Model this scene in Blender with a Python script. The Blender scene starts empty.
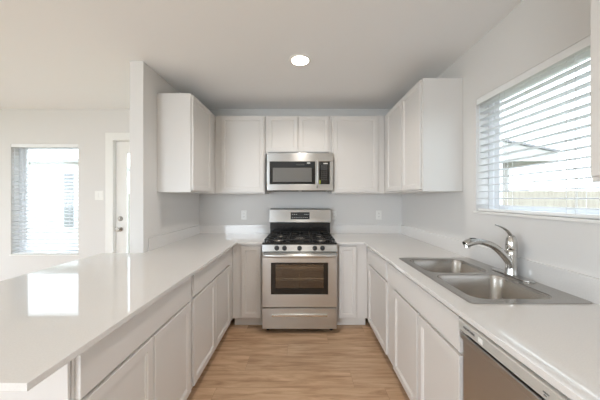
import bpy, bmesh, math, random
from mathutils import Vector, Matrix
random.seed(7)
PI = math.pi
S = bpy.context.scene
C = S.collection

# ---------------------------------------------------------------- camera, world, light, exposure
F_PX = 245.0
CAM_H = 1.377
cam = bpy.data.cameras.new('camera')
cam.sensor_width = 36.0
cam.lens = F_PX / 600 * 36.0
cam.shift_x = -2.5 / 600
cam.shift_y = -2.0 / 600
cam.clip_start = 0.02
co = bpy.data.objects.new('camera', cam)
C.objects.link(co)
co.location = (0, 0, CAM_H)
co.rotation_euler = (PI / 2, 0, 0)
S.camera = co

w = bpy.data.worlds.new('sky')
S.world = w
w.use_nodes = True
bg = w.node_tree.nodes['Background']
bg.inputs[0].default_value = (0.82, 0.92, 1.0, 1)
bg.inputs[1].default_value = 5.0

S.view_settings.view_transform = 'Standard'
S.view_settings.look = 'None'
S.view_settings.exposure = 0.1
S.view_settings.gamma = 1.0
S.view_settings.use_curve_mapping = False
S.cycles.use_denoising = True
S.cycles.max_bounces = 10
S.cycles.diffuse_bounces = 6
S.cycles.glossy_bounces = 4
S.cycles.transparent_max_bounces = 16
S.cycles.caustics_reflective = False
S.cycles.caustics_refractive = False
S.cycles.sample_clamp_indirect = 6.0


def area_light(name, loc, rot, sx, sy, power, col=(1, 1, 1), spread=180):
    l = bpy.data.lights.new(name, 'AREA')
    l.shape = 'RECTANGLE'
    l.size, l.size_y = sx, sy
    l.energy = power
    l.color = col
    l.spread = math.radians(spread)
    o = bpy.data.objects.new(name, l)
    C.objects.link(o)
    o.location = loc
    o.rotation_euler = rot
    return o


sun = bpy.data.lights.new('sun', 'SUN')
sun.energy = 3.0
sun.angle = math.radians(.6)
sun.color = (.52, .76, 1)
so_ = bpy.data.objects.new('sun', sun)
C.objects.link(so_)
so_.rotation_euler = Vector((.9, -.3, -.75)).to_track_quat('-Z', 'Y').to_euler()

# daylight standing in the openings of the living room behind the camera and of the dining room on the left, plus an added side fill
DAY = (0.71, 0.86, 1.0)
area_light('daylight_rear_patio', (-2.95, -4.35, 1.25), (-PI / 2, 0, PI - .38), 2.4, 2.1, 39, (.80, .90, 1), 100)
area_light('daylight_dining_patio', (-5.95, 1.2, 1.25), (0, -PI / 2, 0), 2.1, 3.0, 4, DAY)
area_light('added_side_fill', (1.27, -2.6, 1.3), (0, PI / 2, 0), 1.7, 2.0, 42, (.50, .77, 1), 110)  # added fill at an invented opening, brightens the left base cabinets
area_light('daylight_living_window', (-5.95, -2.6, 1.35), (0, -PI / 2, 0), 1.6, 2.2, 8, DAY)

# ---------------------------------------------------------------- materials


def lin(c):
    return tuple((v / 12.92 if v <= .04045 else ((v + .055) / 1.055) ** 2.4) for v in (x / 255 for x in c))


def mat(name, col, rough=.5, metal=0., spec=.5, coat=0.):
    m = bpy.data.materials.new(name)
    m.use_nodes = True
    b = m.node_tree.nodes['Principled BSDF']
    b.inputs['Base Color'].default_value = (*lin(col), 1)
    b.inputs['Roughness'].default_value = rough
    b.inputs['Metallic'].default_value = metal
    b.inputs['Specular IOR Level'].default_value = spec
    b.inputs['Coat Weight'].default_value = coat
    return m


def nodes(m):
    return m.node_tree.nodes, m.node_tree.links, m.node_tree.nodes['Principled BSDF']


def bump(m, scale, strength, dist=.002, stretch=None, detail=3):
    n, l, b = nodes(m)
    tc = n.new('ShaderNodeTexCoord')
    mp = n.new('ShaderNodeMapping')
    if stretch:
        mp.inputs['Scale'].default_value = stretch
    no = n.new('ShaderNodeTexNoise')
    no.inputs['Scale'].default_value = scale
    no.inputs['Detail'].default_value = detail
    bp = n.new('ShaderNodeBump')
    bp.inputs['Strength'].default_value = strength
    bp.inputs['Distance'].default_value = dist
    l.new(tc.outputs['Object'], mp.inputs['Vector'])
    l.new(mp.outputs['Vector'], no.inputs['Vector'])
    l.new(no.outputs['Fac'], bp.inputs['Height'])
    l.new(bp.outputs['Normal'], b.inputs['Normal'])
    return no


def varied(m, c1, c2, scale, stretch=(1, 1, 1), lo=.35, hi=.65, detail=4):
    n, l, b = nodes(m)
    tc = n.new('ShaderNodeTexCoord')
    mp = n.new('ShaderNodeMapping')
    mp.inputs['Scale'].default_value = stretch
    no = n.new('ShaderNodeTexNoise')
    no.inputs['Scale'].default_value = scale
    no.inputs['Detail'].default_value = detail
    r = n.new('ShaderNodeValToRGB')
    r.color_ramp.elements[0].position = lo
    r.color_ramp.elements[1].position = hi
    r.color_ramp.elements[0].color = (*lin(c1), 1)
    r.color_ramp.elements[1].color = (*lin(c2), 1)
    l.new(tc.outputs['Object'], mp.inputs['Vector'])
    l.new(mp.outputs['Vector'], no.inputs['Vector'])
    l.new(no.outputs['Fac'], r.inputs['Fac'])
    l.new(r.outputs['Color'], b.inputs['Base Color'])


def steel(name, col, rough, stretch, amount=.10, aniso=0):
    m = mat(name, col, rough, 1.0)
    n, l, b = nodes(m)
    tc = n.new('ShaderNodeTexCoord')
    mp = n.new('ShaderNodeMapping')
    mp.inputs['Scale'].default_value = stretch
    no = n.new('ShaderNodeTexNoise')
    no.inputs['Scale'].default_value = 6
    no.inputs['Detail'].default_value = 4
    mr = n.new('ShaderNodeMapRange')
    mr.inputs['To Min'].default_value = rough - amount
    mr.inputs['To Max'].default_value = rough + amount
    l.new(tc.outputs['Object'], mp.inputs['Vector'])
    l.new(mp.outputs['Vector'], no.inputs['Vector'])
    l.new(no.outputs['Fac'], mr.inputs['Value'])
    l.new(mr.outputs['Result'], b.inputs['Roughness'])
    if aniso:
        b.inputs['Anisotropic'].default_value = aniso
        cv = n.new('ShaderNodeCombineXYZ')
        cv.inputs[2].default_value = 1
        l.new(cv.outputs[0], b.inputs['Tangent'])
    return m


M = {}
M['wall'] = mat('painted wall', (221, 219, 217), .75)
bump(M['wall'], 90, .12, .0015)
M['ceiling'] = mat('ceiling paint', (244, 245, 246), .9)
bump(M['ceiling'], 70, .15, .002)
M['trim'] = mat('white trim paint', (236, 235, 232), .4)
M['cab'] = mat('cabinet paint', (220, 217, 214), .38)
bump(M['cab'], 60, .02, .0008)
M['toe'] = mat('toe kick paint', (226, 223, 219), .5)
M['quartz'] = mat('quartz', (232, 228, 222), .05, spec=.65)
varied(M['quartz'], (218, 216, 214), (223, 221, 219), 220, lo=.35, hi=.65)
M['steel'] = steel('brushed steel', (202, 202, 201), .28, (.6, 12, 24), .006, .85)
M['steel_sink'] = mat('satin sink steel', (184, 180, 175), .24, 1.0)
M['steel_dark'] = steel('darker body steel', (160, 158, 155), .28, (.6, 12, 24), .006, .75)  # darker grey steel for the appliance bodies
M['steel_dw'] = mat('dishwasher steel', (198, 198, 198), .36, 1.0)
M['strip_dw'] = mat('dishwasher control strip', (212, 212, 208), .36, .5)
M['chrome'] = mat('chrome', (205, 203, 200), .07, 1.0)
M['nickel'] = mat('satin nickel', (172, 166, 158), .28, 1.0)
M['black_enamel'] = mat('black enamel', (26, 25, 25), .16)
M['cast_iron'] = mat('cast iron', (30, 29, 29), .5)
M['black_glass'] = mat('black glass', (22, 21, 21), .06, spec=.6)
M['black_plastic'] = mat('black plastic', (36, 35, 34), .35)
M['screen'] = mat('microwave window mesh', (98, 96, 92), .4)
M['gap'] = mat('dark gap', (44, 42, 40), .7)
M['burner'] = mat('burner alloy', (150, 146, 140), .35, .9)
M['white_plastic'] = mat('white plastic', (238, 237, 234), .35)
M['socket_dark'] = mat('socket slots', (70, 68, 66), .6)
M['blind'] = mat('blind slats', (226, 227, 229), .45)
_n, _l, _b = nodes(M['blind'])
_t = _n.new('ShaderNodeBsdfTranslucent')
_t.inputs[0].default_value = (.94, .95, .96, 1)
_m = _n.new('ShaderNodeMixShader')
_m.inputs[0].default_value = .36
_l.new(_b.outputs[0], _m.inputs[1])
_l.new(_t.outputs[0], _m.inputs[2])
_l.new(_m.outputs[0], _n['Material Output'].inputs[0])
M['blind_rail'] = mat('blind rail', (238, 238, 238), .4)
M['cord'] = mat('blind cord', (225, 226, 228), .7)
M['vinyl'] = mat('window vinyl', (236, 238, 241), .4)
M['label_white'] = mat('white sticker', (240, 240, 238), .5)
M['label_green'] = mat('yellow green sticker', (190, 205, 60), .5)
M['print_grey'] = mat('grey print', (105, 104, 102), .5)
M['print_light'] = mat('pale print', (190, 190, 186), .5)
M['cavity'] = mat('oven enamel', (150, 136, 120), .4)
M['rack'] = mat('oven rack wire', (200, 192, 180), .25, 1.0)
M['fence'] = mat('cedar fence', (214, 196, 172), .85)
varied(M['fence'], (150, 141, 130), (170, 161, 149), 3, (6, 6, .6))
M['stucco'] = mat('stucco', (168, 165, 160), .9)
M['fascia'] = mat('fascia', (172, 171, 168), .8)
M['shingle'] = mat('roof shingle', (128, 128, 131), .95)
bump(M['shingle'], 12, .5, .02)
M['lawn'] = mat('dry lawn', (176, 178, 150), .95)
varied(M['lawn'], (120, 122, 98), (148, 142, 124), 5)


def make_wood():
    m = mat('wood planks', (170, 140, 112), .38)
    n, l, b = nodes(m)
    tc = n.new('ShaderNodeTexCoord')
    br = n.new('ShaderNodeTexBrick')
    br.offset = 0
    br.inputs['Scale'].default_value = 1
    br.inputs['Brick Width'].default_value = 1.22
    br.inputs['Row Height'].default_value = .178
    br.inputs['Mortar Size'].default_value = .0009
    br.inputs['Mortar Smooth'].default_value = .2
    br.inputs['Color1'].default_value = (0, 0, 0, 1)
    br.inputs['Color2'].default_value = (1, 1, 1, 1)
    br.inputs['Mortar'].default_value = (.5, .5, .5, 1)
    sp = n.new('ShaderNodeSeparateXYZ')
    l.new(tc.outputs['Object'], sp.inputs[0])
    dv = n.new('ShaderNodeMath')
    dv.operation = 'DIVIDE'
    dv.inputs[1].default_value = .178
    l.new(sp.outputs['Y'], dv.inputs[0])
    fl = n.new('ShaderNodeMath')
    fl.operation = 'FLOOR'
    l.new(dv.outputs[0], fl.inputs[0])
    wn_ = n.new('ShaderNodeTexWhiteNoise')
    wn_.noise_dimensions = '1D'
    l.new(fl.outputs[0], wn_.inputs['W'])
    ma = n.new('ShaderNodeMath')
    ma.operation = 'MULTIPLY_ADD'
    ma.inputs[1].default_value = 1.22
    l.new(wn_.outputs['Value'], ma.inputs[0])
    l.new(sp.outputs['X'], ma.inputs[2])
    cb_ = n.new('ShaderNodeCombineXYZ')
    l.new(ma.outputs[0], cb_.inputs[0])
    l.new(sp.outputs['Y'], cb_.inputs[1])
    l.new(cb_.outputs[0], br.inputs['Vector'])
    # shift the grain plank by plank
    mp = n.new('ShaderNodeMapping')
    mp.inputs['Scale'].default_value = (1.1, 9, 1)
    add = n.new('ShaderNodeVectorMath')
    add.operation = 'MULTIPLY_ADD'
    add.inputs[1].default_value = (13, 7, 5)
    l.new(br.outputs['Color'], add.inputs[0])
    l.new(tc.outputs['Object'], mp.inputs['Vector'])
    l.new(mp.outputs['Vector'], add.inputs[2])
    g = n.new('ShaderNodeTexNoise')
    g.inputs['Scale'].default_value = 2.2
    g.inputs['Detail'].default_value = 7
    g.inputs['Roughness'].default_value = .62
    g.inputs['Distortion'].default_value = .6
    l.new(add.outputs['Vector'], g.inputs['Vector'])
    r = n.new('ShaderNodeValToRGB')
    e = r.color_ramp.elements
    e[0].position, e[1].position = .28, .74
    e[0].color = (*lin((150, 116, 88)), 1)
    e[1].color = (*lin((220, 190, 160)), 1)
    k = e.new(.5)
    k.color = (*lin((194, 161, 130)), 1)
    l.new(g.outputs['Fac'], r.inputs['Fac'])
    # whole-plank tone
    hs = n.new('ShaderNodeHueSaturation')
    mr = n.new('ShaderNodeMapRange')
    mr.inputs['To Min'].default_value = .9
    mr.inputs['To Max'].default_value = 1.08
    l.new(br.outputs['Color'], mr.inputs['Value'])
    l.new(mr.outputs['Result'], hs.inputs['Value'])
    l.new(r.outputs['Color'], hs.inputs['Color'])
    mx = n.new('ShaderNodeMix')
    mx.data_type = 'RGBA'
    mx.inputs['B'].default_value = (*lin((150, 118, 90)), 1)
    l.new(br.outputs['Fac'], mx.inputs['Factor'])
    l.new(hs.outputs['Color'], mx.inputs['A'])
    l.new(mx.outputs['Result'], b.inputs['Base Color'])
    return m


M['wood'] = make_wood()


def make_glass(name, tint, gloss, rough=.01, refl=(1, 1, 1)):
    m = bpy.data.materials.new(name)
    m.use_nodes = True
    n, l = m.node_tree.nodes, m.node_tree.links
    n.remove(n['Principled BSDF'])
    t = n.new('ShaderNodeBsdfTransparent')
    t.inputs[0].default_value = (*tint, 1)
    g = n.new('ShaderNodeBsdfGlossy')
    g.inputs['Color'].default_value = (*refl, 1)
    g.inputs['Roughness'].default_value = rough
    mx = n.new('ShaderNodeMixShader')
    mx.inputs[0].default_value = gloss
    l.new(t.outputs[0], mx.inputs[1])
    l.new(g.outputs[0], mx.inputs[2])
    l.new(mx.outputs[0], n['Material Output'].inputs[0])
    return m


M['glass'] = make_glass('window glass', (.96, .97, .97), .06)
M['oven_glass'] = make_glass('oven window glass', (.75, .72, .68), .10, .05, (.95, .9, .85))


def make_emit(name, col, strength):
    m = bpy.data.materials.new(name)
    m.use_nodes = True
    n, l = m.node_tree.nodes, m.node_tree.links
    n.remove(n['Principled BSDF'])
    e = n.new('ShaderNodeEmission')
    e.inputs[0].default_value = (*col, 1)
    e.inputs[1].default_value = strength
    l.new(e.outputs[0], n['Material Output'].inputs[0])
    return m


M['lamp'] = make_emit('downlight lens', (1, .9, .78), 14)

# ---------------------------------------------------------------- helpers


def obj(name, bm, m, parent=None, smooth=False):
    me = bpy.data.meshes.new(name)
    bmesh.ops.recalc_face_normals(bm, faces=bm.faces[:])
    if smooth:
        for f in bm.faces:
            f.smooth = True
    bm.to_mesh(me)
    bm.free()
    if smooth:
        try:
            me.set_sharp_from_angle(angle=math.radians(38))
        except Exception:
            pass
    o = bpy.data.objects.new(name, me)
    C.objects.link(o)
    me.materials.append(m)
    if parent:
        o.parent = parent
    return o


def B():
    return bmesh.new()


def add_box(bm, x0, x1, y0, y1, z0, z1, bev=0, seg=2):
    t = bmesh.new()
    bmesh.ops.create_cube(t, size=1)
    sx, sy, sz = abs(x1 - x0), abs(y1 - y0), abs(z1 - z0)
    for v in t.verts:
        v.co = Vector(((x0 + x1) / 2 + v.co.x * sx, (y0 + y1) / 2 + v.co.y * sy, (z0 + z1) / 2 + v.co.z * sz))
    if bev:
        bmesh.ops.bevel(t, geom=t.edges[:], offset=min(bev, sx * .45, sy * .45, sz * .45), segments=seg, affect='EDGES', profile=.5)
    merge(bm, t)


def merge(bm, t, mtx=None):
    if mtx:
        t.transform(mtx)
    me = bpy.data.meshes.new('tmp')
    t.to_mesh(me)
    t.free()
    bm.from_mesh(me)
    bpy.data.meshes.remove(me)


def bx(*a, **k):
    bm = B()
    add_box(bm, *a, **k)
    return bm


def add_cyl(bm, p0, p1, r0, r1=None, n=24, bev=0):
    r1 = r0 if r1 is None else r1
    p0, p1 = Vector(p0), Vector(p1)
    t = bmesh.new()
    d = p1 - p0
    bmesh.ops.create_cone(t, cap_ends=True, segments=n, radius1=r0, radius2=r1, depth=d.length)
    if bev:
        ed = [e for e in t.edges if len([f for f in e.link_faces if len(f.verts) > 4]) == 1]
        bmesh.ops.bevel(t, geom=ed, offset=bev, segments=3, affect='EDGES', profile=.5)
    q = d.to_track_quat('Z', 'Y')
    merge(bm, t, Matrix.Translation((p0 + p1) / 2) @ q.to_matrix().to_4x4())


def add_tube(bm, pts, radii, n=14, flat=1.0, up=Vector((0, 0, 1))):
    """round (or flattened) tube through points with a radius at each"""
    pts = [Vector(p) for p in pts]
    if not isinstance(radii, (list, tuple)):
        radii = [radii] * len(pts)
    rings = []
    for i, p in enumerate(pts):
        a = pts[max(i - 1, 0)]
        b = pts[min(i + 1, len(pts) - 1)]
        d = (b - a).normalized()
        s = d.cross(up)
        if s.length < 1e-4:
            s = d.cross(Vector((1, 0, 0)))
        s.normalize()
        u = s.cross(d).normalized()
        rings.append([bm.verts.new(p + s * math.cos(2 * PI * k / n) * radii[i] + u * math.sin(2 * PI * k / n) * radii[i] * flat) for k in range(n)])
    for a, b in zip(rings, rings[1:]):
        for k in range(n):
            bm.faces.new((a[k], a[(k + 1) % n], b[(k + 1) % n], b[k]))
    bm.faces.new(rings[0][::-1])
    bm.faces.new(rings[-1])


def catmull(pts, sub=6):
    P = [Vector(p) for p in pts]
    P = [P[0] * 2 - P[1]] + P + [P[-1] * 2 - P[-2]]
    out = []
    for i in range(1, len(P) - 2):
        for k in range(sub):
            t = k / sub
            a, b, c, d = P[i - 1], P[i], P[i + 1], P[i + 2]
            out.append(.5 * ((2 * b) + (c - a) * t + (2 * a - 5 * b + 4 * c - d) * t * t + (3 * b - a - 3 * c + d) * t ** 3))
    out.append(P[-2])
    return out


def add_lathe(bm, prof, n=28, mtx=None):
    t = bmesh.new()
    rings = []
    for r, z in prof:
        if r < 1e-5:
            rings.append([t.verts.new((0, 0, z))])
        else:
            rings.append([t.verts.new((r * math.cos(2 * PI * k / n), r * math.sin(2 * PI * k / n), z)) for k in range(n)])
    for a, b in zip(rings, rings[1:]):
        for k in range(n):
            q = [a[k % len(a)], a[(k + 1) % len(a)], b[(k + 1) % len(b)], b[k % len(b)]]
            u = []
            for v in q:
                if v not in u:
                    u.append(v)
            if len(u) > 2:
                t.faces.new(u)
    merge(bm, t, mtx)


def rrect(x0, x1, y0, y1, r, n=6):
    out = []
    for cx, cy, a in ((x1 - r, y1 - r, 0), (x0 + r, y1 - r, PI / 2), (x0 + r, y0 + r, PI), (x1 - r, y0 + r, 1.5 * PI)):
        for k in range(n + 1):
            t = a + PI / 2 * k / n
            out.append((cx + r * math.cos(t), cy + r * math.sin(t)))
    return out


def rect(x0, x1, y0, y1):
    return [(x0, y0), (x1, y0), (x1, y1), (x0, y1)]


def add_plate(bm, outer, holes, t0, t1, mtx=None, bev=0):
    """flat slab with holes: outline in local xy, thickness t0..t1 in local z"""
    t = bmesh.new()
    edges = []
    for loop in [outer] + list(holes):
        vs = [t.verts.new((x, y, t0)) for x, y in loop]
        edges += [t.edges.new((vs[i], vs[(i + 1) % len(vs)])) for i in range(len(vs))]
    bmesh.ops.triangle_fill(t, use_beauty=True, use_dissolve=True, edges=edges, normal=(0, 0, 1))
    r = bmesh.ops.extrude_face_region(t, geom=t.faces[:])
    for v in r['geom']:
        if isinstance(v, bmesh.types.BMVert):
            v.co.z = t1
    bmesh.ops.recalc_face_normals(t, faces=t.faces[:])
    if bev:
        ed = [e for e in t.edges if len(e.link_faces) == 2 and e.calc_face_angle() > 1.0 and abs(e.verts[0].co.z - e.verts[1].co.z) < 1e-6]
        bmesh.ops.bevel(t, geom=ed, offset=bev, segments=2, affect='EDGES', profile=.5)
    merge(bm, t, mtx)


def thing(name, label, cat, loc=(0, 0, 0), rotz=0, group=None):
    o = bpy.data.objects.new(name, None)
    o.empty_display_size = .1
    C.objects.link(o)
    o.location = loc
    o.rotation_euler = (0, 0, rotz)
    o['label'] = label
    o['category'] = cat
    if group:
        o['group'] = group
    return o


def tag(o, label, cat, group=None):
    o['label'] = label
    o['category'] = cat
    if group:
        o['group'] = group
    return o


def struct(o):
    o['kind'] = 'structure'
    return o


def text_bm(txt, size, mtx, depth=.0006):
    cu = bpy.data.curves.new('lettering', 'FONT')
    cu.body = txt
    cu.size = size
    cu.extrude = depth
    cu.align_x = 'CENTER'
    cu.align_y = 'CENTER'
    o = bpy.data.objects.new('lettering', cu)
    C.objects.link(o)
    dg = bpy.context.evaluated_depsgraph_get()
    me = bpy.data.meshes.new_from_object(o.evaluated_get(dg))
    bm = B()
    bm.from_mesh(me)
    bm.transform(mtx)
    bpy.data.objects.remove(o)
    bpy.data.curves.remove(cu)
    bpy.data.meshes.remove(me)
    return bm


FACE = Matrix.Rotation(PI / 2, 4, 'X')      # writing on a local front (facing -y)

# ---------------------------------------------------------------- main measures
XL, XR = -1.345, 1.295        # kitchen side walls
YB = 3.2                      # back wall (kitchen and dining)
ZC = 2.535                    # ceiling
XP = -1.462                   # dining face of the partition
YP = 2.07                     # near end of the partition
XF, YR = -6.1, -4.5           # far sides of the open room
CT = .914                     # countertop height
CTH = .022                    # slab thickness
UB, UT = 1.43, 2.345          # wall cabinets
WT = .14                      # outer wall thickness
WY0, WY1, WZ0, WZ1 = .86, 1.83, 1.28, 2.112      # kitchen window
DX0, DX1, DZ0, DZ1 = -3.81, -2.93, .64, 2.085    # dining window
EX0, EX1, EZ1 = -2.475, -1.52, 2.14              # outside door

# wall maps: local (x, y) -> world plane
MAP_BACK = Matrix(((1, 0, 0, 0), (0, 0, 1, YB), (0, 1, 0, 0), (0, 0, 0, 1)))      # x, z ; thickness +Y
MAP_RIGHT = Matrix(((0, 0, 1, XR), (1, 0, 0, 0), (0, 1, 0, 0), (0, 0, 0, 1)))     # y, z ; thickness +X
MAP_LEFT = Matrix(((0, 0, -1, XF), (1, 0, 0, 0), (0, 1, 0, 0), (0, 0, 0, 1)))
MAP_REAR = Matrix(((1, 0, 0, 0), (0, 0, -1, YR), (0, 1, 0, 0), (0, 0, 0, 1)))

# ---------------------------------------------------------------- room shell
struct(obj('floor', bx(XF, XR, YR, YB, -.1, 0), M['wood']))
struct(obj('ceiling', bx(XF - .14, XR + .14, YR - .14, YB + .14, ZC, ZC + .12), M['ceiling']))
bm = B()
add_plate(bm, rect(XF - WT, XR + WT, -.1, ZC), [rect(DX0, DX1, DZ0, DZ1), rect(EX0, EX1, -.05, EZ1)], 0, WT, MAP_BACK)
struct(obj('wall_back', bm, M['wall']))
bm = B()
add_plate(bm, rect(YR, YB, -.1, ZC), [rect(WY0, WY1, WZ0, WZ1), rect(-3.6, -1.6, .45, 2.15)], 0, WT, MAP_RIGHT)  # second hole: unseen opening added for the side fill light
struct(obj('wall_right', bm, M['wall']))
struct(obj('wall_left', bx(XP, XL, YP, YB, 0, ZC, bev=.004), M['wall']))
bm = B()
add_plate(bm, rect(YR, YB, -.1, ZC), [rect(-.3, 2.7, .2, 2.3), rect(-3.7, -1.5, .55, 2.15)], 0, WT, MAP_LEFT)
struct(obj('wall_dining', bm, M['wall']))
bm = B()
add_plate(bm, rect(XF - WT, XR + WT, -.1, ZC), [rect(-4.3, -1.6, .2, 2.3)], 0, WT, MAP_REAR)
struct(obj('wall_rear', bm, M['wall']))
bm = B()
add_box(bm, XF, DX0 - .02, YB - .014, YB, 0, .095, bev=.003)
add_box(bm, DX0 - .02, EX0 - .1, YB - .014, YB, 0, .095, bev=.003)
struct(obj('baseboard_back', bm, M['trim']))
struct(obj('baseboard_left', bx(XP - .014, XP, YP, YB - .02, 0, .095, bev=.003), M['trim']))

# ---------------------------------------------------------------- windows


def window_unit(name, width, height, loc, rotz, mid=None):
    """local x along the wall, y outwards, z up; origin at the lower corner on the inner wall face"""
    fr = B()
    f, fb = .045, .022
    y0, y1 = .095, .138
    add_plate(fr, rect(.001, width - .001, .001, height - .001), [rect(f, width - f, fb, height - fb)], -y1, -y0,
              Matrix.Rotation(PI / 2, 4, 'X'), bev=.003)
    root = obj(name, fr, M['vinyl'])
    root.location = loc
    root.rotation_euler = (0, 0, rotz)
    struct(root)
    sb = B()
    add_plate(sb, rect(f, width - f, fb, height - fb), [rect(f + .042, width - f - .042, fb + .022, height - fb - .022)], -.13, -.105,
              Matrix.Rotation(PI / 2, 4, 'X'), bev=.003)
    if mid:
        add_box(sb, f, width - f, .104, .128, height * mid - .02, height * mid + .02, bev=.003)
    obj('sash', sb, M['vinyl'], root)
    obj('glass_pane', bx(f + .035, width - f - .035, .115, .119, fb + .015, height - fb - .015), M['glass'], root)
    return root


w1 = window_unit('window_1', WY1 - WY0, WZ1 - WZ0, (XR, WY1, WZ0), -PI / 2)
obj('window_sill', bx(-.012, WY1 - WY0 + .012, -.012, .094, -.016, .001, bev=.003), M['trim'], w1)
w2 = window_unit('window_2', DX1 - DX0, DZ1 - DZ0, (DX0, YB, DZ0), 0)
obj('window_sill', bx(-.012, DX1 - DX0 + .012, -.012, .094, -.016, .001, bev=.003), M['trim'], w2)


def blind(label, width, height, loc, rotz, tilt, cords, wand_x, pitch=.0465):
    """slatted blind inside the window reveal; local x along the wall, y outwards"""
    root = thing('window_blind', label, 'blind', loc, rotz)
    yc = .034
    obj('headrail', bx(.004, width - .004, yc - .026, yc + .026, height - .040, height - .003, bev=.003), M['blind_rail'], root)
    obj('valance', bx(.003, width - .003, yc - .033, yc - .027, height - .046, height - .002, bev=.002), M['blind_rail'], root)
    sl = B()
    z = .045
    top = height - .062
    n = int((top - z) / pitch)
    for i in range(n + 1):
        zz = z + i * (top - z) / n
        t = bmesh.new()
        prof = []
        for k in range(7):
            u = -.025 + .05 * k / 6
            prof.append((u, .0025 * (1 - (u / .025) ** 2)))
        vs = []
        for xx in (.006, width - .006):
            up = [t.verts.new((xx, u, h + .0014)) for u, h in prof]
            dn = [t.verts.new((xx, u, h - .0014)) for u, h in prof]
            vs.append(up + dn[::-1])
        m = len(vs[0])
        for k in range(m):
            t.faces.new((vs[0][k], vs[0][(k + 1) % m], vs[1][(k + 1) % m], vs[1][k]))
        t.faces.new(vs[0])
        t.faces.new(vs[1][::-1])
        merge(sl, t, Matrix.Translation((0, yc, zz)) @ Matrix.Rotation(tilt, 4, 'X'))
    obj('slat_panel', sl, M['blind'], root)
    obj('bottom_rail', bx(.006, width - .006, yc - .025, yc + .025, .003, .02, bev=.004), M['blind_rail'], root)
    for cx in cords:
        cb = B()
        for dy in (-.0265, .0265):
            add_cyl(cb, (cx, yc + dy, .015), (cx, yc + dy, height - .05), .0011, n=6)
        for i in range(n + 1):
            zz = z + i * (top - z) / n - .004
            add_cyl(cb, (cx, yc - .0265, zz + math.sin(-tilt) * .02), (cx, yc + .0265, zz - math.sin(-tilt) * .02), .0007, n=4)
        obj('ladder_cord', cb, M['cord'], root)
    wd = B()
    add_cyl(wd, (wand_x, yc - .04, height - .06), (wand_x, yc - .04, height * .45), .0035, n=8)
    add_cyl(wd, (wand_x, yc - .04, height * .45), (wand_x, yc - .04, height * .45 - .03), .005, .004, n=8)
    obj('tilt_wand', wd, M['cord'], root)
    return root


blind('white slatted blind in the window above the sink, slats open flat', WY1 - WY0, WZ1 - WZ0, (XR, WY1, WZ0 + .001), -PI / 2,
      math.radians(-2), (.21, .25, .62, .66, .86), .045)
blind('tall white slatted blind in the dining room window, brightly backlit', DX1 - DX0, DZ1 - DZ0, (DX0, YB, DZ0 + .001), 0,
      math.radians(10), (.14, .46, .76), .06, .047)

# ---------------------------------------------------------------- outside door
cs = B()
cw = .088
add_plate(cs, [(EX0 - cw, 0), (EX0 + .012, 0), (EX0 + .012, EZ1 - .012), (EX1 - .012, EZ1 - .012), (EX1 - .012, 0), (EX1 + .05, 0),
               (EX1 + .05, EZ1 + cw), (EX0 - cw, EZ1 + cw)], [], -.018, 0, MAP_BACK, bev=.004)
struct(obj('trim_1', cs, M['trim']))
d1 = B()
jb = .018
add_plate(d1, rect(EX0 + jb, EX1 - jb, .01, EZ1 - jb), [rect(EX0 + .15, EX1 - .15, .62, EZ1 - .16)], .03, .072, MAP_BACK, bev=.002)
door = struct(obj('door_1', d1, M['trim']))
jm = B()
add_box(jm, EX0 + .001, EX0 + jb - .002, YB, YB + WT - .002, 0, EZ1 - .001)
add_box(jm, EX1 - jb + .002, EX1 - .001, YB, YB + WT - .002, 0, EZ1 - .001)
add_box(jm, EX0 + jb, EX1 - jb, YB, YB + WT - .002, EZ1 - jb + .002, EZ1 - .001)
obj('door_frame', jm, M['trim'], door)
lt = B()
add_plate(lt, rect(EX0 + .125, EX1 - .125, .595, EZ1 - .135), [rect(EX0 + .165, EX1 - .165, .635, EZ1 - .175)], .020, .030, MAP_BACK, bev=.003)
obj('lite_frame', lt, M['trim'], door)
obj('glass_pane', bx(EX0 + .151, EX1 - .151, YB + .048, YB + .054, .621, EZ1 - .161), M['glass'], door)
kb = B()
kx = EX0 + .075
add_lathe(kb, [(0, 0), (.031, 0), (.031, .006), (.012, .010), (.011, .032), (.024, .040), (.028, .052), (.024, .064), (0, .067)], 24,
          Matrix.Translation((kx, YB + .030, .965)) @ Matrix.Rotation(PI / 2, 4, 'X'))
obj('door_handle', kb, M['nickel'], door, True)
kb = B()
add_lathe(kb, [(0, 0), (.032, 0), (.032, .008), (.027, .014), (0, .014)], 24,
          Matrix.Translation((kx, YB + .030, 1.105)) @ Matrix.Rotation(PI / 2, 4, 'X'))
add_box(kb, kx - .006, kx + .006, YB + .004, YB + .016, 1.085, 1.125, bev=.003)
obj('deadbolt', kb, M['nickel'], door, True)

# ---------------------------------------------------------------- cabinets


def panel_door(name, x0, x1, z0, z1, yf, parent, th=.019, fw=.057):
    """recessed-panel door, front face at y = yf"""
    t = bmesh.new()
    bmesh.ops.create_cube(t, size=1)
    for v in t.verts:
        v.co = Vector(((x0 + x1) / 2 + v.co.x * (x1 - x0), yf + th / 2 + v.co.y * th, (z0 + z1) / 2 + v.co.z * (z1 - z0)))
    bmesh.ops.recalc_face_normals(t, faces=t.faces[:])
    outer = t.edges[:]
    bmesh.ops.bevel(t, geom=outer, offset=.0022, segments=2, affect='EDGES', profile=.5)
    t.faces.ensure_lookup_table()
    f = max((f for f in t.faces if f.normal.y < -.9), key=lambda f: f.calc_area())
    fw = min(fw, (x1 - x0) * .27)
    bmesh.ops.inset_region(t, faces=[f], thickness=fw, depth=0)
    bmesh.ops.inset_region(t, faces=[f], thickness=.004, depth=-.005)
    bmesh.ops.inset_region(t, faces=[f], thickness=.007, depth=0)
    bmesh.ops.inset_region(t, faces=[f], thickness=.004, depth=-.005)
    return obj(name, t, M['cab'], parent)


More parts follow.
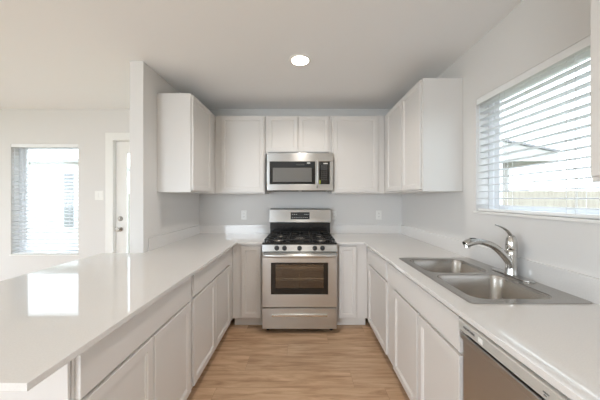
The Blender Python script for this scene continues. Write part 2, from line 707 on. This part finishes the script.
def slab(name, x0, x1, z0, z1, yf, parent, th=.019):
    return obj(name, bx(x0, x1, yf, yf + th, z0, z1, bev=.0022), M['cab'], parent)


G = .0008
TOE = .105


def base_cabinet(label, W, loc, rotz, doors=(), drawers=(), D=.605, end_panel=0, toe_from=0, toe_to=None, dz=(.125, .705), wz=(.722, .872), group=None, full=False):
    """local x along the front, y=0 at the wall and front at y=-D; open topped carcass under the worktop"""
    root = thing('base_cabinet', label, 'cabinet', loc, rotz, group)
    top = CT - CTH - .001
    cb = B()
    add_box(cb, G, .018, -D + .019, -G, TOE, top)
    add_box(cb, W - .018, W - G, -D + .019, -G, TOE, top)
    add_box(cb, .018, W - .018, -D + .019, -G, TOE, TOE + .018)
    add_box(cb, .018, W - .018, -.012, -G, TOE + .018, top)
    obj('carcass', cb, M['cab'], root)
    obj('face_frame', bx(G, W - G, -D, -D + .0185, TOE, top, bev=.001), M['cab'], root)
    obj('toe_kick', bx(toe_from + G, (toe_to if toe_to is not None else W) - G, -D + .07, -D + .085, 0, TOE - .0005), M['toe'], root)
    if end_panel:
        obj('end_panel', bx(-end_panel, -.0045, -D - .001, -G, 0, top, bev=.001), M['cab'], root)
    for a, b in doors:
        panel_door('door', a, b, dz[0], (wz[1] if full else dz[1]), -D - .0195, root)
    for a, b in drawers:
        slab('drawer_front', a, b, wz[0], wz[1], -D - .0195, root)
    return root


# left run: front faces +X, local x runs towards the back wall
YL0, YL1 = .784, 1.606
DL = .606
base_cabinet('white base cabinet at the open end of the left counter, nearest the camera', YL1 - YL0, (XL, YL0, 0), PI / 2,
             doors=((.010, .402), (.410, .802)), drawers=((.010, .802),), D=DL, end_panel=.014)
base_cabinet('white base cabinet of the left counter, between the end cabinet and the corner', YB - .003 - YL1, (XL, YL1, 0), PI / 2,
             doors=((.022, .43), (.44, .84)), drawers=((.022, .84),), D=DL, toe_to=1.05)
# support wall under the breakfast overhang
struct(obj('wall_peninsula', bx(XP, XL - .002, .77, YP - .002, 0, CT - CTH - .001), M['wall']))
# right run: front faces -X, local x runs towards the camera
YS0, YS1 = 1.02, 1.937
DR = .61
base_cabinet('white base cabinet with one drawer, right of the range corner', YB - .003 - YS1, (XR, YB - .003, 0), -PI / 2,
             doors=((YB - 2.49, YB - .003 - YS1 - .02),), drawers=((YB - 2.49, YB - .003 - YS1 - .02),), D=DR, toe_from=.55)
base_cabinet('wide white sink cabinet with two doors, beside the dishwasher', YS1 - YS0, (XR, YS1, 0), -PI / 2,
             doors=((.135, .508), (.522, .895)), drawers=((.022, .895),), D=DR)
# narrow cabinets each side of the range
base_cabinet('narrow white base cabinet left of the range', .320, (XL + DL + .002, YB, 0), 0, doors=((.095, .300),), D=.61, full=True)
base_cabinet('narrow white base cabinet right of the range', .326, (.3565, YB, 0), 0, doors=((.025, .210),), D=.61, full=True)
# cabinet on the camera's side of the dishwasher
base_cabinet('white base cabinet at the near end of the right counter, past the dishwasher', .60, (XR, .402, 0), -PI / 2,
             doors=((.02, .295), (.305, .58)), drawers=((.02, .58),), D=DR)


def wall_cabinet(label, W, loc, rotz, doors, z0=UB, z1=UT, D=.31, dbot=.018, dtop=.012, group=None):
    root = thing('wall_cabinet', label, 'cabinet', loc, rotz, group)
    cb = B()
    add_box(cb, G, W - G, -D, -G, z0, z1, bev=.0015)
    obj('carcass', cb, M['cab'], root)
    for a, b in doors:
        panel_door('door', a, b, z0 + dbot, z1 - dtop, -D - .0195, root)
    return root


wall_cabinet('white wall cabinet on the left wall, seen from its plain side', YB - .003 - 2.262, (XL, 2.262, 0), PI / 2, ((.012, .47),), D=.312)
wall_cabinet('white single-door wall cabinet left of the microwave', .594, (XL + .314, YB, 0), 0, ((.076, .577),))
wall_cabinet('short white two-door wall cabinet above the microwave', .771, (-.4345, YB, 0), 0, ((.028, .378), (.393, .743)), z0=1.898)
wall_cabinet('white single-door wall cabinet right of the microwave', .627, (.3395, YB, 0), 0, ((.022, .545),))
wall_cabinet('white two-door wall cabinet between the back corner and the kitchen window', YB - .003 - 1.975, (XR, YB - .003, 0), -PI / 2,
             ((.425, .832), (.845, 1.208)), D=.325)
wall_cabinet('white wall cabinet cut off by the right edge, on the near side of the window', .76, (XR, .822, 0), -PI / 2,
             ((.012, .375), (.385, .748)), D=.325)

# ---------------------------------------------------------------- worktops
RX0, RX1 = -.4145, .3545       # gap for the range
XCL, XCR = -.688, .645
yb = YB - .646
XBAR = -1.684
YEND = .612
ct = B()
add_plate(ct, [(XCL, YEND), (XCL, yb), (RX0, yb), (RX0, YB - .001), (XL + .001, YB - .001), (XL + .001, YP - .002), (XBAR, YP - .002), (XBAR, YEND)],
          [], CT - CTH, CT, bev=.002)
cl = obj('countertop', ct, M['quartz'])
tag(cl, 'glossy white countertop on the left, forming the bar and running to the range', 'countertop')
SPH, SPT = .112, .012
bs = B()
add_box(bs, XL + .001, XL + SPT, YP + .06, YB - SPT - .001, CT, CT + SPH, bev=.001)
add_box(bs, XL + .001, RX0, YB - SPT, YB - .001, CT, CT + SPH, bev=.001)
obj('backsplash', bs, M['quartz'], cl)
SX0, SX1, SY0, SY1 = .735, 1.279, 1.068, 1.885
hole = rrect(SX0 + .015, SX1 - .012, SY0 + .015, SY1 - .015, .03)
ct = B()
add_plate(ct, [(XCR, -.2), (XR - .001, -.2), (XR - .001, YB - .001), (RX1, YB - .001), (RX1, yb), (XCR, yb)], [hole], CT - CTH, CT, bev=.002)
cr = obj('countertop', ct, M['quartz'])
tag(cr, 'white countertop on the right, holding the sink and running to the range', 'countertop')
bs = B()
add_box(bs, XR - SPT, XR - .001, -.2, YB - SPT - .001, CT, CT + SPH, bev=.001)
add_box(bs, RX1, XR - .001, YB - SPT, YB - .001, CT, CT + SPH, bev=.001)
obj('backsplash', bs, M['quartz'], cr)

# ---------------------------------------------------------------- sink and faucet
zr = CT + .0045
sk = thing('kitchen_sink', 'stainless double-bowl sink set in the right countertop under the window', 'sink', ((SX0 + SX1) / 2, (SY0 + SY1) / 2, CT))
ox, oy = sk.location.x, sk.location.y
bowls = ((.782, 1.170, 1.505, 1.838), (.782, 1.170, 1.112, 1.470))
rm = B()
add_plate(rm, rrect(SX0 - ox, SX1 - ox, SY0 - oy, SY1 - oy, .022),
          [rrect(a - ox, b - ox, c - oy, d - oy, .062) for a, b, c, d in bowls], .0006, .0045, bev=.0015)
obj('rim', rm, M['steel_sink'], sk)
for a, b, c, d in bowls:
    t = B()
    prof = [(0, .0045, .062), (-.003, .002, .060), (.004, -.02, .058), (.014, -.145, .06), (.026, -.172, .06), (.055, -.184, .05), (.11, -.188, .04)]
    rings = []
    for ins, z, r in prof:
        rings.append([t.verts.new((x, y, z)) for x, y in rrect(a - ox + ins, b - ox - ins, c - oy + ins, d - oy - ins, r)])
    for p, q in zip(rings, rings[1:]):
        n = len(p)
        for k in range(n):
            t.faces.new((p[k], p[(k + 1) % n], q[(k + 1) % n], q[k]))
    t.faces.new(rings[-1])
    bo = obj('basin', t, M['steel_sink'], sk, True)
    db = B()
    add_lathe(db, [(.056, 0), (.054, .003), (.044, .003), (.040, -.006), (.012, -.006), (.010, .004), (0, .004)], 28,
              Matrix.Translation(((a + b) / 2 - ox, (c + d) / 2 - oy, -.1878)))
    obj('drain', db, M['chrome'], bo, True)

fx, fy = 1.240, 1.455
fc = thing('faucet', 'chrome single-lever pull-out faucet standing on the sink rim', 'faucet', (fx, fy, zr))
t = B()
add_plate(t, rrect(-.029, .029, -.135, .135, .028, 8), [], .0003, .007, bev=.002)
obj('base_plate', t, M['chrome'], fc, True)
t = B()
add_lathe(t, [(0, .006), (.033, .006), (.033, .012), (.030, .02), (.028, .05), (.0285, .10), (.030, .125), (.0295, .15), (.028, .152), (0, .152)], 32)
obj('body', t, M['chrome'], fc, True)
t = B()
sp = catmull([(-.004, 0, .070), (-.030, 0, .103), (-.066, 0, .142), (-.108, 0, .174), (-.158, 0, .194), (-.190, 0, .199)], 6)
add_tube(t, sp, [.0235 - .007 * (i / (len(sp) - 1)) for i in range(len(sp))], 18)
so = obj('spout', t, M['chrome'], fc, True)
t = B()
hd = catmull([(-.184, 0, .199), (-.212, 0, .200), (-.240, 0, .196), (-.262, 0, .188), (-.274, 0, .181)], 6)
nn = len(hd) - 1
add_tube(t, hd, [.0165 + .0065 * math.sin(PI * min(1, i / nn * .75)) for i in range(nn + 1)], 18)
add_cyl(t, (-.259, 0, .186), (-.264, 0, .163), .018, .016, 20)
ho = obj('spray_head', t, M['chrome'], so, True)
obj('spray_button', bx(-.244, -.212, -.008, .008, .2165, .2215, bev=.003), M['black_plastic'], ho)
t = B()
add_lathe(t, [(.028, .153), (.030, .16), (.029, .19), (.025, .218), (.017, .235), (.006, .243), (0, .244)], 28)
lv = catmull([(.004, 0, .224), (-.016, 0, .254), (-.042, 0, .277), (-.072, 0, .292), (-.094, 0, .299)], 6)
add_tube(t, lv, [.0145 - .009 * (i / (len(lv) - 1)) for i in range(len(lv))], 14, flat=.6)
obj('lever_handle', t, M['chrome'], fc, True)

# ---------------------------------------------------------------- dishwasher
YD1 = YS0 - .003
dw = thing('dishwasher', 'stainless dishwasher under the right countertop, beside the sink cabinet', 'dishwasher', (XR, YD1, 0), -PI / 2)
DWW = .605
obj('tub', bx(.006, DWW - .006, -.585, -.03, .10, CT - CTH - .004), M['gap'], dw)
obj('kick_plate', bx(.006, DWW - .006, -.575, -.56, .0, .098), M['black_plastic'], dw)
dr = obj('door', bx(.004, DWW - .004, -.632, -.587, .105, .812, bev=.004), M['steel_dw'], dw)
# curled pull lip along the top of the door
t = B()
add_box(t, .004, DWW - .004, -.644, -.6325, .800, .826, bev=.004)
obj('pull_lip', t, M['steel_dw'], dr)
obj('handle_recess', bx(.008, DWW - .008, -.610, -.587, .814, .838), M['gap'], dr)
t = B()
yz = [(-.588, .889), (-.622, .889), (-.648, .876), (-.650, .842), (-.640, .836), (-.588, .836)]
vs = [[t.verts.new((x, y, z)) for y, z in yz] for x in (.004, DWW - .004)]
n = len(yz)
for k in range(n):
    t.faces.new((vs[0][k], vs[0][(k + 1) % n], vs[1][(k + 1) % n], vs[1][k]))
t.faces.new(vs[0])
t.faces.new(vs[1][::-1])
bmesh.ops.recalc_face_normals(t, faces=t.faces[:])
cp = obj('control_strip', t, M['strip_dw'], dw)
obj('logo_lettering', text_bm('FRIGIDAIRE', .0125, Matrix.Translation((.066, -.6498, .860)) @ FACE), M['print_grey'], cp)
obj('sticker', bx(.118, .140, -.6512, -.6495, .850, .868), M['label_white'], cp)
t = B()
for i in range(5):
    add_box(t, .36 + i * .034, .376 + i * .034, -.6510, -.6490, .858, .8605)
    add_box(t, .362 + i * .034, .370 + i * .034, -.6510, -.6490, .851, .853)
obj('button_print', t, M['print_grey'], cp)

# ---------------------------------------------------------------- range
RW = .762
rg = thing('gas_range', 'stainless gas range with black cooktop, between the two narrow cabinets', 'range', (RX0 + .0035, YB - .012, 0), 0)
t = B()
add_box(t, 0, .03, -.655, -.02, .035, .884)
add_box(t, RW - .03, RW, -.655, -.02, .035, .884)
add_box(t, .03, RW - .03, -.05, -.02, .035, .884)
add_box(t, .03, RW - .03, -.655, -.05, .035, .26)
add_box(t, .03, RW - .03, -.655, -.05, .80, .884)
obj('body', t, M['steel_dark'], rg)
for x in (.05, RW - .05):
    for y in (-.62, -.08):
        t = B()
        add_cyl(t, (x, y, 0), (x, y, .036), .018, n=16)
        obj('levelling_foot', t, M['black_plastic'], rg)
obj('oven_cavity', bx(.06, RW - .06, -.35, -.34, .27, .79), M['cavity'], rg)
for z in (.43, .54, .65):
    t = B()
    for y in (-.64, -.37):
        add_cyl(t, (.04, y, z), (RW - .04, y, z), .004, n=8)
    for i in range(9):
        y = -.62 + i * .03
        add_cyl(t, (.045, y, z), (RW - .045, y, z), .0022, n=6)
    for x in (.045, RW / 2, RW - .045):
        add_cyl(t, (x, -.64, z - .004), (x, -.37, z - .004), .003, n=6)
    obj('oven_rack', t, M['rack'], rg)
# oven door with a glazed opening
t = B()
add_plate(t, rect(.004, RW - .004, .270, .826), [rect(.092, RW - .092, .402, .722)], .657, .712, FACE, bev=.003)
od = obj('oven_door', t, M['steel'], rg)
t = B()
add_plate(t, rect(.0925, RW - .0925, .4025, .7215), [rect(.138, RW - .138, .462, .704)], .690, .7135, FACE)
obj('window_border', t, M['black_glass'], od)
obj('window_glass', bx(.1385, RW - .1385, -.708, -.702, .4625, .7035), M['oven_glass'], od)
t = B()
hp = [(.012, -.716, .803), (.018, -.742, .803), (.05, -.752, .802), (.2, -.758, .800), (RW / 2, -.760, .799), (RW - .2, -.758, .800), (RW - .05, -.752, .802), (RW - .018, -.742, .803), (RW - .012, -.716, .803)]
add_tube(t, catmull(hp, 5), .0125, 16, flat=1.5)
obj('door_handle', t, M['steel'], od, True)
obj('gap_shade_strip', bx(.01, RW - .01, -.690, -.657, .827, .836), M['gap'], rg)  # solid strip whose dark colour stands in for shade above the oven door
# control panel, leaning slightly back
t = B()
yz = [(-.657, .837), (-.716, .837), (-.702, .902), (-.657, .902)]
vs = [[t.verts.new((x, y, z)) for y, z in yz] for x in (.003, RW - .003)]
for k in range(4):
    t.faces.new((vs[0][k], vs[0][(k + 1) % 4], vs[1][(k + 1) % 4], vs[1][k]))
t.faces.new(vs[0])
t.faces.new(vs[1][::-1])
cpn = obj('control_panel', t, M['steel'], rg)
lean = math.atan2(.014, .065)
for kx in (-.23, -.152, 0, .155, .232):
    t = B()
    mt = Matrix.Translation((RW / 2 + kx, -.7095, .8695)) @ Matrix.Rotation(PI / 2 - lean, 4, 'X')
    add_lathe(t, [(0, 0), (.0245, 0), (.0245, .006), (.0205, .010), (.019, .030), (.016, .034), (0, .034)], 24, mt)
    t2 = bmesh.new()
    bmesh.ops.create_cube(t2, size=1)
    for v in t2.verts:
        v.co = Vector((v.co.x * .008, v.co.y * .036, .034 + v.co.z * .012))
    merge(t, t2, mt)
    k = obj('knob', t, M['black_plastic'], cpn, True)
# drawer
dwr = obj('drawer', bx(.004, RW - .004, -.706, -.657, .050, .258, bev=.003), M['steel'], rg)
t = B()
add_box(t, .098, RW - .098, -.722, -.7055, .178, .204, bev=.006)
obj('drawer_handle', t, mat('bright steel', (225, 222, 216), .2, 1.0), dwr)
# cooktop
t = B()
add_box(t, 0, RW, -.700, -.10, .903, .922, bev=.006)
ck = obj('cooktop', t, M['black_enamel'], rg)
for bx_, by, br in ((.15, -.54, .048), (.15, -.26, .036), (.381, -.40, .05), (.612, -.54, .042), (.612, -.26, .036)):
    t = B()
    add_lathe(t, [(0, .922), (br * 1.25, .922), (br * 1.2, .926), (br, .930), (br, .936), (0, .936)], 24, Matrix.Translation((bx_, by, 0)))
    bo = obj('burner', t, M['burner'], ck, True)
    t = B()
    add_lathe(t, [(br * .88, .9365), (br * .9, .940), (br * .82, .945), (0, .946)], 24, Matrix.Translation((bx_, by, 0)))
    obj('burner_cap', t, M['cast_iron'], bo, True)
for gx0, gx1 in ((.022, .258), (.264, .498), (.504, .740)):
    t = B()
    zt = .958
    gy0, gy1 = -.688, -.125
    for y in (gy0, (gy0 + gy1) / 2, gy1):
        add_box(t, gx0, gx1, y - .006, y + .006, zt - .012, zt, bev=.003)
    for x in (gx0 + .006, gx1 - .006):
        add_box(t, x - .006, x + .006, gy0, gy1, zt - .012, zt, bev=.003)
    cx = (gx0 + gx1) / 2
    for y0, y1 in ((gy0, gy0 + .095), (gy0 + .19, gy0 + .37), (gy1 - .095, gy1)):
        add_box(t, cx - .005, cx + .005, y0, y1, zt - .012, zt, bev=.003)
    for y in (-.545, -.265):
        for a, b in ((gx0, cx - .035), (cx + .035, gx1)):
            add_box(t, a, b, y - .005, y + .005, zt - .012, zt, bev=.003)
    for x in (gx0 + .008, gx1 - .008):
        for y in (gy0 + .008, gy1 - .008, (gy0 + gy1) / 2):
            add_cyl(t, (x, y, .922), (x, y, zt - .010), .008, .006, 10)
    obj('grate', t, M['cast_iron'], ck)
# backguard
t = B()
add_box(t, .004, RW - .004, -.100, -.004, .885, 1.068, bev=.003)
obj('backguard', t, M['black_enamel'], rg)
t = B()
yz = [(-.004, 1.069), (-.140, 1.069), (-.146, 1.078), (-.120, 1.232), (-.110, 1.240), (-.004, 1.240)]
vs = [[t.verts.new((x, y, z)) for y, z in yz] for x in (0, RW)]
n = len(yz)
for k in range(n):
    t.faces.new((vs[0][k], vs[0][(k + 1) % n], vs[1][(k + 1) % n], vs[1][k]))
t.faces.new(vs[0])
t.faces.new(vs[1][::-1])
con = obj('console', t, M['steel'], rg)
la = math.atan2(.026, .154)
CM = Matrix.Translation((RW / 2, -.133, 1.155)) @ Matrix.Rotation(-la, 4, 'X')
t = bx(-.118, .118, -.003, .003, -.044, .044, bev=.002)
t.transform(CM)
dsp = obj('display', t, M['black_glass'], con)
for x0, dx, n, z0, z1 in ((-.10, .024, 3, .014, .022), (.052, .02, 3, .014, .022), (-.10, .0225, 9, -.026, -.020)):
    t = B()
    for i in range(n):
        add_box(t, x0 + i * dx, x0 + i * dx + .014, -.0042, -.003, z0, z1)
    t.transform(CM)
    obj('button_print', t, M['print_light'], dsp)

# ---------------------------------------------------------------- microwave
MW = .762
mz0, mz1 = 1.462, 1.893
mw = thing('microwave', 'stainless over-the-range microwave hung under the short wall cabinet', 'microwave', (RX0 + .0035, YB - .002, 0), 0)
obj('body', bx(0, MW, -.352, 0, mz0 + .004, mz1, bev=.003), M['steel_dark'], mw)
t = B()
for i in range(2):
    add_box(t, .06 + i * .34, .36 + i * .34, -.30, -.06, mz0 - .001, mz0 + .0035, bev=.001)
obj('grease_filter', t, M['gap'], mw)
obj('vent_panel', bx(.001, MW - .001, -.398, -.353, 1.7935, mz1, bev=.004), M['steel'], mw)
obj('lower_panel', bx(.001, MW - .001, -.398, -.353, mz0, 1.5365, bev=.004), M['steel'], mw)
obj('side_trim', bx(.001, .036, -.397, -.353, 1.537, 1.793, bev=.002), M['steel'], mw)
obj('side_trim', bx(MW - .040, MW - .001, -.397, -.353, 1.537, 1.793, bev=.002), M['steel'], mw)
md = obj('door', bx(.0365, .556, -.402, -.353, 1.537, 1.793, bev=.003), M['black_glass'], mw)
obj('window_screen', bx(.072, .516, -.4035, -.4015, 1.562, 1.722), M['screen'], md)
obj('logo_lettering', text_bm('FRIGIDAIRE', .019, Matrix.Translation((.385, -.4025, 1.756)) @ FACE), M['print_grey'], md)
obj('sticker', bx(.462, .500, -.4035, -.4015, 1.771, 1.781), M['label_white'], md)
t = B()
add_tube(t, catmull([(.578, -.403, 1.50), (.578, -.428, 1.515), (.578, -.438, 1.56), (.578, -.440, 1.65), (.578, -.438, 1.75), (.578, -.428, 1.79), (.578, -.403, 1.80)], 5), .0115, 14, up=Vector((1, 0, 0)))
obj('handle', t, M['steel'], md, True)
obj('handle_backing', bx(.5565, .600, -.399, -.353, 1.537, 1.793, bev=.002), M['steel'], mw)
kp = obj('keypad', bx(.6005, MW - .0405, -.402, -.353, 1.537, 1.793, bev=.003), M['black_glass'], mw)
t = B()
for r_ in range(8):
    for c_ in range(3):
        x = .625 + c_ * .024
        z = 1.742 - r_ * .0225
        add_box(t, x, x + .015, -.4032, -.4015, z - .003, z + .003)
obj('button_print', t, M['print_grey'], kp)
obj('clock_display', bx(.650, .698, -.4032, -.4015, 1.764, 1.777), M['print_light'], kp)
obj('sticker', bx(.604, .616, -.4035, -.4015, 1.540, 1.580), M['label_green'], kp)

# ---------------------------------------------------------------- outlets, switch, lamp


def outlet(label, x):
    r = thing('wall_outlet', label, 'outlet', (x, YB, 1.155), 0)
    obj('cover_plate', bx(-.036, .036, -.0065, -.0003, -.059, .059, bev=.002), M['white_plastic'], r)
    for z in (-.021, .021):
        k = obj('socket', bx(-.0165, .0165, -.0085, -.006, z - .0145, z + .0145, bev=.004), M['white_plastic'], r)
        t = B()
        for sx in (-.0062, .0062):
            add_box(t, sx - .0012, sx + .0012, -.0088, -.008, z - .001, z + .007)
        add_cyl(t, (0, -.0088, z - .008), (0, -.008, z - .008), .0022, n=10)
        obj('slot', t, M['socket_dark'], k)
    return r


outlet('white wall outlet on the back wall left of the range', -.765)
outlet('white wall outlet just right of the range console', .408)
outlet('white wall outlet on the back wall near the right corner', .995)
sw = thing('light_switch', 'white double light switch on the wall beside the glazed door', 'switch', (-2.650, YB, 1.41), 0)
obj('cover_plate', bx(-.058, .058, -.0065, -.0003, -.059, .059, bev=.002), M['white_plastic'], sw)
for x in (-.023, .023):
    obj('rocker', bx(x - .0165, x + .0165, -.0095, -.006, -.033, .033, bev=.002), M['white_plastic'], sw)


def downlight(label, x, y, power):
    r = thing('recessed_downlight', label, 'ceiling light', (x, y, ZC))
    t = B()
    add_lathe(t, [(.071, -.002), (.073, -.006), (.090, -.004), (.0915, 0), (.071, 0), (.071, -.002)], 40)
    obj('trim_ring', t, M['white_plastic'], r, True)
    t = B()
    add_lathe(t, [(.0705, -.001), (.066, -.005), (0, -.006)], 40)
    obj('lens', t, M['lamp'], r, True)
    l = bpy.data.lights.new('downlight_glow', 'AREA')
    l.shape = 'DISK'
    l.size = .13
    l.energy = power
    l.color = (1, .925, .84)
    l.spread = math.radians(140)
    o = bpy.data.objects.new('downlight_glow', l)
    C.objects.link(o)
    o.location = (0, 0, -.012)
    o.parent = r
    return r


downlight('round white recessed downlight glowing in the kitchen ceiling', -.02, 2.06, 7.5)
downlight('recessed downlight behind the camera over the kitchen aisle', -.02, -.5, 9)

# ---------------------------------------------------------------- outdoors
struct(obj('ground', bx(-40, 40, -40, 40, -.45, -.30), M['lawn']))


def fence(label, x0, x1, y, top):
    r = thing('wooden_fence', label, 'fence', (x0, y, -.30))
    t = B()
    x = 0
    while x < x1 - x0:
        h = top + .30 + random.uniform(-.008, .008)
        add_box(t, x, x + .138, 0, .018, 0, h)
        x += .142
    obj('picket_panel', t, M['fence'], r)
    t = B()
    for z in (.3, top * .75):
        add_box(t, 0, x1 - x0, .019, .06, z, z + .09)
    obj('rail', t, M['fence'], r)
    return r


fence('pale board fence seen low through the window above the sink', 2.5, 16, 7.0, 1.585)
fence('pale board fence outside the dining room window and door', -5.52, -1.2, 6.4, 1.5)
hs = thing('neighbour_house', 'pale neighbouring house with grey roof, through the kitchen window', 'house', (2.5, 8.0, -.30))
obj('wall', bx(0, 4.5, .3, 6, 0, 2.95), M['stucco'], hs)
t = B()
xz = [(-.5, 2.85), (5.65, 2.85), (5.65, 3.12), (-.5, 4.35)]
vs = [[t.verts.new((x, y, z)) for x, z in xz] for y in (-.2, 6.4)]
for k in range(4):
    t.faces.new((vs[0][k], vs[0][(k + 1) % 4], vs[1][(k + 1) % 4], vs[1][k]))
t.faces.new(vs[0])
t.faces.new(vs[1][::-1])
obj('eave', t, M['fascia'], hs)
t = B()
xz = [(-.5, 4.36), (5.70, 3.12), (5.70, 3.19), (-.5, 4.43)]
vs = [[t.verts.new((x, y, z)) for x, z in xz] for y in (-.25, 6.45)]
for k in range(4):
    t.faces.new((vs[0][k], vs[0][(k + 1) % 4], vs[1][(k + 1) % 4], vs[1][k]))
t.faces.new(vs[0])
t.faces.new(vs[1][::-1])
obj('roof', t, M['shingle'], hs)
M['siding'] = mat('white siding', (232, 231, 228), .8)
h2 = thing('neighbour_house', 'low white neighbouring building with a grey window, through the dining room blind', 'house', (-12, 6.2, -.30))
obj('wall', bx(0, 6.45, 0, 5, 0, 2.55), M['siding'], h2)
obj('roof', bx(-.15, 6.6, -.15, 5.15, 2.551, 2.65, bev=.02), M['fascia'], h2)
wn = obj('window', bx(5.98, 6.28, -.04, -.001, .90, 2.35), M['vinyl'], h2)
obj('pane', bx(6.01, 6.25, -.05, -.041, .95, 2.30), mat('far window pane', (120, 122, 126), .2), wn)
